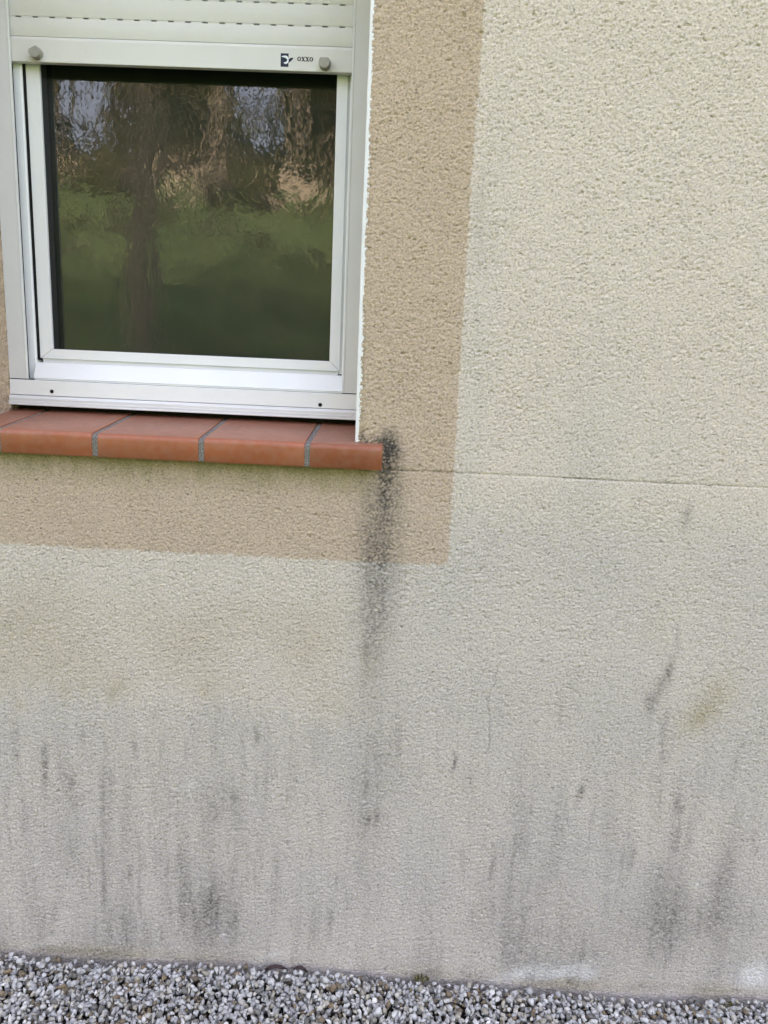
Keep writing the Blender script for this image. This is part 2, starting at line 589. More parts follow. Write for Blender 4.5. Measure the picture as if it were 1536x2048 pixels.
    soot_shade += low * (0.085 * np.clip(fld(24, 3.4) - 0.8, 0, 1.6) + 0.045 * np.clip(fld(50, 3.2) - 0.5, 0, 1.6) + 0.06 * np.clip(fld(75, 9), 0, 2))
    patch = np.clip(0.55 + 0.55 * fld(90, 140), 0, 1.4)
    soot_shade += low * patch * (0.045 * np.clip(fld(60, 12), 0, 2) + 0.08 * np.clip(fld(34, 4.5) - 1.0, 0, 2) + 0.09 * np.clip(drip2 - 1.2, 0, 2))
    soot_shade += 0.10 * sstep(0.20, 0.02, Z) * np.clip(cloud, 0, 2)
    soot_shade += 0.12 * np.exp(-((Z - 0.012) / 0.012) ** 2) * np.clip(0.5 + 0.6 * mid, 0, 1.5)
    soot_shade += 0.22 * np.clip(fld(4, 3.2) - 2.35, 0, 1.2) * sstep(1.3, 0.6, Z)           # scattered specks
    # joint line in the render and the hairline crack
    gz = GROOVE_Z + 0.0008 * fld(1, 30)
    soot_shade += 0.34 * np.exp(-((Z - gz) / 0.0015) ** 2) * (X > -0.05) * np.clip(0.75 + 0.35 * mid, 0.1, 1.3)
    crack = [(0.2091, 0.7617), (0.2115, 0.7281), (0.2077, 0.694), (0.2077, 0.6366), (0.2089, 0.5902), (0.2054, 0.5192), (0.2066, 0.4714), (0.2156, 0.4356), (0.2226, 0.3376), (0.2187, 0.2997)]
    cd = line_dist(X + 0.0022 * mid + 0.0012 * grain, Z, crack)
    crk = np.exp(-(cd / 0.0013) ** 2)
    soot_shade += 0.30 * crk * np.clip(0.7 + 0.6 * cloud, 0.05, 1.2)
    # algae film, with contact shade painted in under the sill
    moss += 0.26 * sstep(0.60, 0.68, Z + 0.03 * big) * sstep(0.93, 0.78, Z + 0.02 * big) * sstep(-0.02, -0.12, X) * np.clip(0.7 + 0.35 * cloud, 0, 1.4)
    blob(moss, 0.6576, 0.7093, 0.034, 0.070, 0.66, R(-32))
    blob(moss, 0.53, 0.87, 0.03, 0.04, 0.12)
    blob(moss, -0.1954, 1.165, 0.030, 0.012, 0.55)
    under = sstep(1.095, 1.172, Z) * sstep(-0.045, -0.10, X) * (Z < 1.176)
    moss += (0.68 * under * np.clip(0.85 + 0.25 * drip + 0.2 * mid, 0, 1.6))  # olive stain, deepened to paint the sill's contact shade
    soot_shade += 0.10 * under  # painted contact shade below the sill
    moss += 0.30 * np.exp(-((Z - 0.004) / 0.022) ** 2) * np.clip(0.4 + 0.8 * cloud, 0, 1.5)
    for x, z, s_ in [(-0.80, 0.62, .3), (-0.70, 0.66, .35), (-0.66, 0.67, .3), (-0.60, 0.66, .4), (-0.40, 0.68, .32), (-0.58, 0.69, .3), (-0.06, 0.78, .3), (-0.05, 0.74, .3)]:
        blob(moss, x, z, 0.016, 0.022, s_ * 0.8)
    # greenish bloom along the window corner
    moss += 0.22 * np.exp(-((X + 0.088) / 0.008) ** 2) * sstep(1.75, 1.3, Z) * (Z > 1.2)
    # grey soiling: the render is fresh and creamy above, weathered below
    grey = 0.62 * sstep(1.195, 1.065, Z + 0.022 * big + 0.01 * cloud) + 0.18 * sstep(1.0, 0.5, Z + 0.05 * big + 0.02 * cloud + 0.10 * np.clip(-X, 0, 0.6) * sstep(0.55, 0.75, Z))
    grey = np.clip(grey + 0.10 * cloud * sstep(1.9, 1.0, Z), 0, 0.95)
    grey = np.maximum(grey, 0.34 * np.exp(-((X - 0.125 + 0.01 * big) / 0.035) ** 2) * sstep(2.1, 1.4, Z))
    grey = np.maximum(grey, 0.50 * np.exp(-((X - 0.37 + 0.01 * big) / 0.07) ** 2) * sstep(1.55, 1.15, Z))
    grey *= 1 - 0.80 * band
    grey *= 1 - 0.55 * sstep(0.600, 0.640, Z + 0.022 * big + 0.012 * drip) * sstep(-0.05, -0.15, X + 0.01 * big)
    grey *= 1 - 0.45 * np.clip(moss / 0.3, 0, 1)
    # lime bloom and pale chips
    for x, z, rx, rz, amt in [(0.325, 0.024, 0.055, 0.016, 1.1), (0.42, 0.036, 0.060, 0.015, 1.1), (0.475, 0.030, 0.020, 0.012, 0.9), (0.8561, 0.06, 0.045, 0.030, 1.0),
                              (-0.3602, 0.0775, 0.006, 0.004, 0.9), (-0.351, 0.0582, 0.003, 0.010, 0.6), (0.689, 0.281, 0.0042, 0.008, 0.95),
                              (-0.0676, 0.0319, 0.004, 0.010, 0.6), (-0.4336, 0.4546, 0.020, 0.010, 0.25), (0.50, 0.262, 0.016, 0.006, 0.35), (-0.79, 0.02, 0.05, 0.01, 0.3), (-0.24, 0.035, 0.05, 0.006, 0.35)]:
        blob(lime, x, z, rx, rz, amt, R(20))
    # dirt sits on the grains unevenly
    soot_shade = np.clip(soot_shade, 0, 1) * np.clip(0.98 + 0.34 * grain, 0.15, 1.7)
    soot_shade = np.clip(soot_shade, 0, 0.93)
    moss = np.clip(moss * (1 + 0.18 * grain), 0, 0.8)
    lime = np.clip(lime * (1 + 0.2 * grain), 0, 0.9)
    return band, soot_shade, moss, grey, lime, crk


def wall_mesh(name, xs, zs, keep, relief, parent, step, seed):
    X, Z = np.meshgrid(xs, zs)
    X0 = X
    band, soot_shade, moss, grey, lime, crk = wall_masks(X, Z, step, seed)
    Y = np.zeros_like(X)
    if relief:
        r = np.random.default_rng(seed + 50)
        s = 0.001 / step
        a = blur(r.standard_normal(X.shape), (0.55 * s, 0.95 * s))
        b = blur(r.standard_normal(X.shape), (1.5 * s, 2.3 * s))
        c = blur(r.standard_normal(X.shape), (60 * s, 60 * s))
        h = 0.00048 * a + 0.00019 * b
        # scraped finish: flattened crests, sharp pits left by dragged grains
        h = np.where(h > 0, h * 0.75, h * 1.25)
        pit = blur(r.standard_normal(X.shape), (0.8 * s, 1.9 * s))
        h -= 0.0028 * np.clip(pit - 1.6, 0, 1.0)
        # trowelled smoother right under the sill, and along the joint
        smooth = 1 - 0.65 * sstep(1.135, 1.165, Z) * (X < -0.045) * (Z < 1.1745)
        h *= smooth * np.clip(1.0 + 0.10 * blur(r.standard_normal(X.shape), (22 * s, 30 * s)), 0.5, 1.6)
        h += 0.0002 * c
        gz = GROOVE_Z + 0.0006 * np.sin(X * 9)
        h -= 0.0022 * np.exp(-((Z - gz) / 0.0017) ** 2) * (X > -0.05)
        h *= 1 - 0.35 * np.exp(-((Z - gz + 0.012) / 0.012) ** 2) * (X > -0.05)
        h -= 0.0012 * crk
        # crumbly edge along the window corner
        h -= 0.0012 * np.exp(-((X - OX1 - 0.007) / 0.004) ** 2) * (Z > 1.2)
        Y = -h
        # chipped, uneven edge of the render along the corner bead
        ed = np.interp(Z, zs, np.clip(0.75 * _edge, -0.0020, 0.0028))
        X = X + ed * np.exp(-(np.clip(X - EDGE_X, -0.004, None) / 0.006) ** 2) * (X > EDGE_X - 0.0045) * (Z > SILL_Z0 + 0.018)
    nx, nz = len(xs), len(zs)
    co = np.stack([X, Y, Z], -1).reshape(-1, 3).astype(np.float32)
    idx = np.arange(nx * nz, dtype=np.int32).reshape(nz, nx)
    q = np.stack([idx[:-1, :-1], idx[:-1, 1:], idx[1:, 1:], idx[1:, :-1]], -1)
    cxm = (X[:-1, :-1] + X[1:, 1:]) / 2
    czm = (Z[:-1, :-1] + Z[1:, 1:]) / 2
    k = keep(X0[:-1, :-1] / 2 + X0[1:, 1:] / 2, czm)
    q = q[k]
    used = np.zeros(nx * nz, bool)
    used[q.ravel()] = True
    remap = np.cumsum(used) - 1
    q = remap[q].astype(np.int32)
    co = co[used]
    me = bpy.data.meshes.new(name)
    me.vertices.add(len(co))
    me.vertices.foreach_set('co', co.ravel())
    me.loops.add(q.size)
    me.loops.foreach_set('vertex_index', q.ravel())
    me.polygons.add(len(q))
    me.polygons.foreach_set('loop_start', np.arange(0, q.size, 4, dtype=np.int32))
    me.polygons.foreach_set('use_smooth', np.ones(len(q), bool))
    at = me.attributes.new('band', 'FLOAT', 'POINT')
    at.data.foreach_set('value', band.ravel()[used].astype(np.float32))
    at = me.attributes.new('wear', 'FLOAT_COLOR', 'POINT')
    w = np.stack([soot_shade, moss, grey, np.ones_like(soot_shade)], -1).reshape(-1, 4)[used].astype(np.float32)
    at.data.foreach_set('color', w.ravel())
    at = me.attributes.new('wear_light', 'FLOAT_COLOR', 'POINT')
    w = np.stack([lime, lime, lime, np.ones_like(lime)], -1).reshape(-1, 4)[used].astype(np.float32)
    at.data.foreach_set('color', w.ravel())
    me.update()
    return link(name, me, M['stucco'], parent)


house = empty('house', (0, 0, 0))
put(house, 'house front in cream scraped render with taupe painted surround round the window', 'house', kind='thing')
FX0, FX1, FZ0, FZ1 = -1.02, 1.00, -0.06, 2.12
STEP = 0.002
xs = np.arange(FX0, FX1 + 1e-6, STEP)
zs = np.arange(FZ0, FZ1 + 1e-6, STEP)
_er = np.random.default_rng(5)
def _sm(n_):
    k_ = np.hanning(n_ + 2)
    v_ = np.convolve(_er.standard_normal(len(zs)), k_, 'same')
    return v_ / v_.std()


_edge = 0.0005 * _sm(4) + 0.0006 * _sm(12) + 0.0005 * _sm(60) + 0.0016 * np.clip(_sm(7) - 1.5, 0, 1.5)


EDGE_X = OX1 + 0.0062


def keep_fine(cx, cz):
    return ~((cx > OX0) & (cx < EDGE_X) & (cz > SILL_Z0 + 0.02))


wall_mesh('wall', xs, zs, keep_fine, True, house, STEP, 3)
# the rest of the front, outside the picture: same masks, coarser mesh
HX0, HX1, HTOP = -5.0, 6.0, 7.2
for (x0, x1, z0, z1) in [(HX0, FX0, -0.3, HTOP), (FX1, HX1, -0.3, HTOP), (FX0, FX1, FZ1, HTOP)]:
    st = 0.04
    nxs = np.linspace(x0, x1, max(2, int(round((x1 - x0) / st)) + 1))
    nzs = np.linspace(z0, z1, int(round((z1 - z0) / st)) + 1)
    wall_mesh('wall', nxs, nzs, lambda a, b: ~((a > OX0) & (a < OX1) & (b < OPEN_TOP)), False, house, st, 3)


def reveal_mesh(x, sgn):
    ys = np.arange(0.0, 0.2001, 0.0025)
    zs_ = np.arange(1.225, OPEN_TOP, 0.0025)
    Yg, Zg = np.meshgrid(ys, zs_)
    r = np.random.default_rng(int(abs(x) * 1000))
    h = 0.0008 * blur(r.standard_normal(Yg.shape), 1.0) + 0.0005 * blur(r.standard_normal(Yg.shape), 2.2)
    if sgn < 0:
        h *= 0.0
    Xg = x + sgn * h
    n, mz = len(ys), len(zs_)
    idx = np.arange(n * mz).reshape(mz, n)
    q = np.stack([idx[:-1, :-1], idx[:-1, 1:], idx[1:, 1:], idx[1:, :-1]], -1).reshape(-1, 4)
    me = bpy.data.meshes.new('reveal')
    me.from_pydata(np.stack([Xg, Yg, Zg], -1).reshape(-1, 3).tolist(), [], q.tolist())
    a = me.attributes.new('band', 'FLOAT', 'POINT')
    a.data.foreach_set('value', np.ones(n * mz, np.float32))
    a = me.attributes.new('wear', 'FLOAT_COLOR', 'POINT')
    w = np.zeros((n * mz, 4), np.float32)
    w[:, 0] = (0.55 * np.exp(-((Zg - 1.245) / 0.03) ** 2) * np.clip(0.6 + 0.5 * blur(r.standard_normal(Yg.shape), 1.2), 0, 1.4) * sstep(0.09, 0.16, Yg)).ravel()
    w[:, 1] = 0.12
    a.data.foreach_set('color', w.ravel())
    return link('reveal', me, M['stucco'], house, smooth=True)


reveal_mesh(OX0, 1)
reveal_mesh(OX1 + 0.012, -1)
# soffit of the opening, side and back walls, gable roof (close the house so that it casts its own shade)
box('lintel', OX0 - 0.01, OX1 + 0.05, 0.004, 0.30, OPEN_TOP + 0.002, OPEN_TOP + 0.24, M['stucco'], house)
for x0, x1 in ((HX0, HX0 + 0.25), (HX1 - 0.25, HX1)):
    box('side_wall', x0, x1, 0.004, 8.0, -0.3, HTOP, M['stucco'], house)
box('back_wall', HX0 + 0.26, HX1 - 0.26, 7.75, 7.996, -0.3, HTOP, M['stucco'], house)
bm = prism([(-0.30, HTOP + 0.005), (4.0, HTOP + 2.9), (8.3, HTOP + 0.005), (8.3, HTOP + 0.14), (4.0, HTOP + 3.06), (-0.30, HTOP + 0.14)], 'x', HX0 - 0.25, HX1 + 0.25)
from_bm('roof', bm, M['roof'], house)
box('ceiling', HX0 + 0.26, HX1 - 0.26, 0.31, 7.74, 2.50, 2.60, M['room'], house)
# dim room behind the pane
box('room_floor', -2.2, 1.2, 0.33, 3.3, 0.30, 0.34, M['room'], house)
box('room_wall', -2.2, 1.2, 3.31, 3.4, 0.30, 2.52, M['room'], house)
box('room_wall', -2.3, -2.21, 0.33, 3.4, 0.30, 2.52, M['room'], house)
box('room_wall', 1.21, 1.30, 0.33, 3.4, 0.30, 2.52, M['room'], house)
box('inner_leaf', -2.2, OX0 - 0.002, 0.215, 0.32, 0.30, 2.52, M['room'], house)
box('inner_leaf', OX1 + 0.014, 1.2, 0.215, 0.32, 0.30, 2.52, M['room'], house)
box('inner_leaf', OX0, OX1 + 0.012, 0.225, 0.32, 0.30, 1.30, M['room'], house)

# white corner bead: rounded nose along the window edge
bm = bmesh.new()
prof = [(OX1 + 0.012, 0.0016)]
for k in range(7):
    a = R(90 + k * 15)
    prof.append((OX1 + 0.004 + 0.004 * math.cos(a), 0.0053 - 0.004 * math.sin(a)))
prof += [(OX1, 0.02), (OX1 + 0.002, 0.02), (OX1 + 0.002, 0.0066), (OX1 + 0.012, 0.0046)]
zlist = np.arange(1.2245, OPEN_TOP, 0.03)
rows = []
for i, z in enumerate(zlist):
    j = 0.0006 * math.sin(z * 7) + random.uniform(-0.0002, 0.0002)
    rows.append([bm.verts.new((p[0] + j, p[1], z)) for p in prof])
for a, b in zip(rows[:-1], rows[1:]):
    for i in range(len(prof)):
        bm.faces.new((a[i], a[(i + 1) % len(prof)], b[(i + 1) % len(prof)], b[i]))
bmesh.ops.recalc_face_normals(bm, faces=bm.faces)
put(from_bm('corner_bead', bm, M['bead'], house), 'white plastic corner bead between window and render')

# ------------------------------------------------------------------ tiled sill
sill = empty('window_sill', (-0.45, 0.0, SILL_Z0))
put(sill, 'terracotta tiled window sill with grey mortar joints under the window', 'window sill', kind='thing')
TOP_F, TOP_B = 1.2205, 1.2415


def sill_profile(y_front, dz=0.0, back=0.185):
    p = [(back, SILL_Z0 + 0.001), (y_front + 0.0015, SILL_Z0)]
    p.append((y_front, SILL_Z0 + 0.0015))
    cy, rad = y_front + 0.011, 0.011
    slope = (TOP_B - TOP_F) / (0.165 + 0.03)
    ztop = TOP_F + dz
    for k in range(0, 7):
        a = R(180 - k * 14)
        p.append((cy + rad * math.cos(a), ztop - rad + rad * math.sin(a) + slope * 0.011))
    p.append((back, ztop + slope * (back - y_front)))
    return p


tiles = [(-1.02, -0.8035), (-0.791, -0.6105), (-0.5985, -0.4010), (-0.3895, -0.1935), (-0.1825, -0.0430)]
for i, (a, b) in enumerate(tiles):
    dz = (0.0, 0.0005, -0.0003, 0.0004, 0.0)[i]
    bm = prism(sill_profile(-0.030 + (0.0, 0.0006, 0.0, 0.001, 0.0003)[i], dz), 'x', a, b)
    if b > -0.1:
        # the ear of the last tile: only the nose runs past the opening
        pass
    bevel(bm, 0.0012, 2, 50)
    o = from_bm('tile', bm, M['tile'], sill)
    for pl in o.data.polygons:
        pl.use_smooth = True
for (a, b) in zip([t[1] for t in tiles[:-1]], [t[0] for t in tiles[1:]]):
    pf = sill_profile(-0.0268, -0.0022)
    bm = prism(pf, 'x', a - 0.001, b + 0.001)
    from_bm('mortar_joint', bm, M['mortar'], sill)

# ------------------------------------------------------------------ window
win = empty('window', (-0.482, 0.17, 1.2537))
put(win, 'white aluminium framed window with dark patterned glass above the tiled sill', 'window', kind='thing')
RX0, RX1 = -0.8655, -0.1005
# drip lip with the worn brushed nose
pr = [(0.215, 1.2560), (0.1515, 1.2537), (0.1500, 1.2545), (0.1500, 1.2565), (0.1508, 1.2575), (0.1508, 1.2625), (0.1515, 1.2635), (0.1515, 1.2690), (0.1540, 1.2745), (0.1565, 1.2752), (0.215, 1.2752)]
from_bm('drip_lip', prism(pr, 'x', RX0 - 0.0055, RX1), M['lip'], win)
bm = prism([(0.1570, 1.2762), (0.1562, 1.2770), (0.1562, 1.3075), (0.1572, 1.3085), (0.2150, 1.3085), (0.2150, 1.2762)], 'x', RX0, RX1)
rail_b = from_bm('bottom_rail', bm, M['frame'], win)
for hx, hz in ((-0.7733, 1.2857), (-0.1865, 1.2833)):
    bm = bmesh.new()
    bmesh.ops.create_cone(bm, cap_ends=True, segments=20, radius1=0.0042, radius2=0.0042, depth=0.0006)
    bmesh.ops.rotate(bm, verts=bm.verts, matrix=Matrix.Rotation(R(90), 3, 'X'))
    bmesh.ops.translate(bm, verts=bm.verts, vec=(hx, 0.1561, hz))
    from_bm('weep_hole', bm, M['black'], rail_b)
# upper part of the bottom frame member (leans back, so it catches the sky)
pr = [(0.1640, 1.3095), (0.1640, 1.3120), (0.1610, 1.3135), (0.1740, 1.3425), (0.1760, 1.3465), (0.2150, 1.3465), (0.2150, 1.3095)]
from_bm('frame_bottom', prism(pr, 'x', -0.8140, -0.1200), M['frame'], win)
# jambs of the fixed frame behind the shutter guides
bm = prism([(-0.8650, 0.1785), (-0.8175, 0.1785), (-0.8143, 0.1800), (-0.8143, 0.2150), (-0.8650, 0.2150)], 'z', 1.3096, 2.28)
from_bm('frame_jamb', bm, M['frame'], win)
bm = prism([(-0.1010, 0.1785), (-0.1410, 0.1785), (-0.1440, 0.1800), (-0.1440, 0.2150), (-0.1010, 0.2150)], 'z', 1.3470, 2.28)
from_bm('frame_jamb', bm, M['frame'], win)
# sash: four mitred bars
sash = empty('sash', (-0.48, 0.185, 1.3555))
sash.parent = win
sash.matrix_parent_inverse = Matrix.Translation(-Vector(win.location))
SO = (-0.8092, -0.1497, 1.3555, 2.262)   # outer
SI = (-0.7805, -0.1722, 1.3762, 2.240)   # inner
g = 0.00035


def bar(name, quad):
    bm = bmesh.new()
    f = [bm.verts.new((x, 0.1850, z)) for x, z in quad]
    b = [bm.verts.new((x, 0.1920, z)) for x, z in quad]
    for i in range(4):
        bm.faces.new((f[i], f[(i + 1) % 4], b[(i + 1) % 4], b[i]))
    bm.faces.new(f)
    bm.faces.new(b[::-1])
    bmesh.ops.recalc_face_normals(bm, faces=bm.faces)
    bevel(bm, 0.0009, 2)
    return from_bm(name, bm, M['frame'], sash)


bar('sash_bar', [(SO[0] + g, SO[2]), (SO[1] - g, SO[2]), (SI[1] - g, SI[2]), (SI[0] + g, SI[2])])
bar('sash_bar', [(SO[0], SO[2] + g), (SI[0], SI[2] + g), (SI[0], SI[3] - g), (SO[0], SO[3] - g)])
bar('sash_bar', [(SO[1], SO[2] + g), (SO[1], SO[3] - g), (SI[1], SI[3] - g), (SI[1], SI[2] + g)])
bar('sash_bar', [(SO[0] + g, SO[3]), (SI[0] + g, SI[3]), (SI[1] - g, SI[3]), (SO[1] - g, SO[3])])
# dark spacer round the pane, set back behind the bars
sp = 0.0004
for (x0, x1, z0, z1) in [(SO[0] + .004, SI[0] + sp, SO[2] + .004, SO[3] - .004), (SI[1] - sp, SO[1] - .004, SO[2] + .004, SO[3] - .004),
                         (SI[0] + sp, SI[1] - sp, SO[2] + .004, SI[2] + 0.0012), (SI[0] + sp, SI[1] - sp, SI[3] - sp, SO[3] - .004)]:
    box('spacer', x0, x1, 0.1923, 0.2210, z0, z1, M['spacer'], sash)
box('gap_strip', -0.8141, SO[0] - 0.0003, 0.1828, 0.2140, SO[2] - 0.004, SO[3], M['black'], sash)  # black strip stands in for the shaded gap beside the sash
box('gap_strip', RX0 + 0.0005, -0.8145, 0.1600, 0.1780, 1.3088, 1.3106, M['black'], win)  # black strip stands in for shade below the left rail
box('gap_strip', -0.1400, RX1 - 0.0005, 0.1600, 0.1780, 1.3088, 1.3106, M['black'], win)  # black strip stands in for shade below the right rail
box('gap_strip', SO[1] - 0.002, SO[1] + 0.0054, 0.1900, 0.2150, SO[2] - 0.006, SO[3], M['rail'], sash)
box('gap_strip', SO[0] + 0.004, SO[1] - 0.003, 0.1895, 0.2150, SO[2] - 0.0088, SO[2] + 0.002, M['rail'], sash)
pane = box('glass_pane', SI[0] - 0.003, SI[1] + 0.003, 0.2100, 0.2105, SI[2] - 0.004, SI[3] + 0.003, M['glass'], sash)
bm = bmesh.new()
vs_ = [bm.verts.new((x, 0.2155, z)) for x, z in ((SI[0] + sp, SI[2] + .001), (SI[1] - sp, SI[2] + .001), (SI[1] - sp, SI[3] - sp), (SI[0] + sp, SI[3] - sp))]
bm.faces.new(vs_)
bm.normal_update()
if bm.faces[:][0].normal.y > 0:
    bmesh.ops.reverse_faces(bm, faces=bm.faces[:])
old = pane.data
pane.data = bpy.data.meshes.new('glass_pane')
bm.to_mesh(pane.data)
bm.free()
pane.data.materials.append(M['glass'])
bpy.data.meshes.remove(old)
box('pane_backing', SI[0] - 0.02, SI[1] + 0.02, 0.2300, 0.2320, SI[2] - 0.02, SI[3] + 0.02, M['backing'], win)  # added sheet behind the pane, hides the room and its stray light
# black foam sealing in the gap between lip and sill
box('foam_seal', RX0 - 0.012, RX1, 0.186, 0.2145, 1.2405, 1.2545, M['black'], win)

# ------------------------------------------------------------------ roller shutter
sh = empty('roller_shutter', (-0.483, 0.166, 1.9395))
put(sh, 'cream white roller shutter lowered to the top of the window, with stop knobs', 'shutter')
# guide rails
for name, xo, xi in (('guide_rail', -0.8657, -0.8255), ('guide_rail', -0.1004, -0.1405)):
    s = 1 if xi > xo else -1
    pr = [(xo, 0.1580), (xi - s * 0.0050, 0.1580), (xi - s * 0.0035, 0.1572), (xi - s * 0.0010, 0.1575), (xi, 0.1588), (xi, 0.1625), (xi - s * 0.014, 0.1630), (xi - s * 0.014, 0.1775), (xo, 0.1775)]
    bm = prism(pr, 'z', 1.3108, 2.29)
    gr = from_bm(name, bm, M['rail'], sh)
    put(gr, 'left shutter guide rail' if s > 0 else 'right shutter guide rail')
    box('slot_fill', min(xi - s * 0.0135, xi - s * 0.006), max(xi - s * 0.0135, xi - s * 0.006), 0.1634, 0.1772, 1.315, 1.94, M['black'], gr)  # black fill stands in for the dark inside the slot
    box('slot_gap_shade', min(xi - s * 0.0138, xi - s * 0.0062), max(xi - s * 0.0138, xi - s * 0.0062), 0.1774, 0.1784, 1.3115, 1.94, M['black'], gr)  # black strip painted as the shaded gap between rail and jamb
# bottom bar
BX0, BX1 = -0.8390, -0.1270
pr = [(0.1660, 1.9398), (0.1652, 1.9406), (0.1652, 1.9800), (0.1660, 1.9830), (0.1672, 1.9848), (0.1680, 1.9865), (0.1775, 1.9865), (0.1775, 1.9398)]
barb = from_bm('bottom_bar', prism(pr, 'x', BX0, BX1), M['shutter'], sh)


def slat(z0, z1, slots_above):
    h = z1 - z0
    pr = [(0.1690, z0 + 0.0004)]
    for k in range(0, 9):
        t = k / 8
        bul = 0.0030 * math.sin(math.pi * (0.10 + 0.80 * t))
        pr.append((0.1690 - bul, z0 + 0.0008 + t * (h - 0.0032)))
    pr.append((0.1700, z1 - 0.0022))
    pr += [(0.1735, z1 - 0.0022), (0.1735, z0 + 0.0004)]
    o = from_bm('slat', prism(pr, 'x', BX0, BX1), M['shutter'], sh)
    for p in o.data.polygons:
        p.use_smooth = False
    # hinge strip with light slots: solid webs between open gaps
    me = bmesh.new()
    x = -0.8280
    if slots_above:
        xs_ = [BX0]
        c = -0.8100
        while c < -0.150:
            xs_ += [c - 0.0055, c + 0.0055]
            c += 0.03405
        xs_.append(BX1)
        segs = list(zip(xs_[0::2], xs_[1::2]))
    else:
        segs = [(BX0, BX1)]
    for a, b in segs:
        r = bmesh.ops.create_cube(me, size=1.0)
        for v in r['verts']:
            v.co = Vector((a + (v.co.x + .5) * (b - a), 0.1684 + (v.co.y + .5) * 0.0016, z1 - 0.0021 + (v.co.z + .5) * 0.0024))
    from_bm('hinge_strip', me, M['shutter'], o)


SL = [1.9868, 2.0232, 2.0624]
slat(SL[0], SL[1], True)
slat(SL[1], SL[2], True)
z = SL[2]
for k in range(5):
    slat(z, z + 0.0392, True)
    z += 0.0392
# stop knobs
for kx, kz, rz in ((-0.7735, 1.9545, 25), (-0.1950, 1.9535, 0)):
    pts = []
    for k in range(32):
        a = 2 * math.pi * k / 32
        x, zz_ = math.cos(a), math.sin(a)
        zz_ = min(zz_, 0.74)
        c, s = math.cos(R(rz)), math.sin(R(rz))
        pts.append((kx + 0.0112 * (x * c - zz_ * s), kz + 0.0112 * (x * s + zz_ * c)))
    bm = prism(pts, 'y', 0.1500, 0.1651)
    for v in bm.verts:
        if v.co.y > 0.16:
            v.co.x = kx + (v.co.x - kx) * 1.06
            v.co.z = kz + (v.co.z - kz) * 1.06
    bevel(bm, 0.0016, 3, 50)
    from_bm('stop_knob', bm, M['knob'], barb)

# printed mark: navy plate with a white bird stroke and a dark wing, then the lettering
def flat_poly(name, polys, mat, parent, y):
    bm = bmesh.new()
    for poly in polys:
        f = [bm.verts.new((p[0], y, p[1])) for p in poly]
        b = [bm.verts.new((p[0], y + 0.00015, p[1])) for p in poly]
        n = len(poly)
        bm.faces.new(f)
        bm.faces.new(b[::-1])
        for i in range(n):
            bm.faces.new((f[i], f[(i + 1) % n], b[(i + 1) % n], b[i]))
    bmesh.ops.recalc_face_normals(bm, faces=bm.faces)
    bmesh.ops.triangulate(bm, faces=bm.faces[:])
    return from_bm(name, bm, mat, parent)


LX, LZ = -0.2835, 1.9710        # upper left of the plate
S = 0.000101                    # one unit of the drawing
def L(px, py):
    return (LX + (px - 245) * S, LZ - (py - 185) * S - (px - 245) * S * 0.0)
logo = flat_poly('logo_plate', [[L(245, 185), L(400, 185), L(400, 425), L(245, 425)]], M['navy'], barb, 0.16495)
flat_poly('logo_bird', [[L(262, 240), L(310, 226), L(355, 226), L(388, 244), L(402, 280), L(402, 330), L(385, 356), L(350, 376), L(320, 368), L(300, 350), L(345, 340), L(372, 318), L(374, 296), L(352, 272), L(315, 258), L(272, 252)]], M['whiteprint'], logo, 0.16470)
flat_poly('logo_wing', [[L(403, 290), L(435, 264), L(498, 256), L(482, 285), L(445, 322), L(403, 352)]], M['navy'], logo, 0.16492)


def ring(cx, cz, rx, rz, tx, tz, n=24):
    out = []
    for k in range(n):
        a0, a1 = 2 * math.pi * k / n, 2 * math.pi * (k + 1) / n
        out.append([(cx + rx * math.cos(a0), cz + rz * math.sin(a0)), (cx + rx * math.cos(a1), cz + rz * math.sin(a1)),
                    (cx + (rx - tx) * math.cos(a1), cz + (rz - tz) * math.sin(a1)), (cx + (rx - tx) * math.cos(a0), cz + (rz - tz) * math.sin(a0))])
    return out


def quadline(x0, z0, x1, z1, w):
    return [(x0 - w / 2, z0), (x0 + w / 2, z0), (x1 + w / 2, z1), (x1 - w / 2, z1)]


TX, TZ, LH = -0.2505, 1.9578, 0.0080
LW = 0.0076
def letter_o(x):
    return ring(x + LW / 2, TZ + LH / 2, LW / 2, LH / 2, 0.0023, 0.0013)
def letter_x(x):
    a, b = x + 0.0014, x + LW - 0.0014
    s = 0.0009
    return [quadline(a, TZ + LH, b, TZ, 0.0027), quadline(b, TZ + LH, a, TZ, 0.0015),
            [(a - 0.0018, TZ), (a + 0.0018, TZ), (a + 0.0018, TZ + s), (a - 0.0018, TZ + s)],
            [(b - 0.0018, TZ), (b + 0.0018, TZ), (b + 0.0018, TZ + s), (b - 0.0018, TZ + s)],
            [(a - 0.0018, TZ + LH - s), (a + 0.0018, TZ + LH - s), (a + 0.0018, TZ + LH), (a - 0.0018, TZ + LH)],
            [(b - 0.0018, TZ + LH - s), (b + 0.0018, TZ + LH - s), (b + 0.0018, TZ + LH), (b - 0.0018, TZ + LH)]]
for k, ch in enumerate('oxxo'):
    x = TX + k * 0.0081
    polys = letter_o(x) if ch == 'o' else letter_x(x)
    for j, pg in enumerate(polys):
        pass
    flat_poly('letter_' + ch, [pg for pg in polys], M['blackprint'], barb, 0.16495 - 0.00002 * k)

# ------------------------------------------------------------------ gravel
BASE_X = [-1.4, -0.885, -0.814, -0.65, -0.415, -0.229, -0.044, 0.164, 0.279, 0.509, 0.735, 0.886, 1.4]
BASE_Z = [0.004, 0.002, 0.008, -0.001, 0.013, 0.014, 0.010, 0.003, 0.003, -0.009, 0.001, 0.013, 0.004]


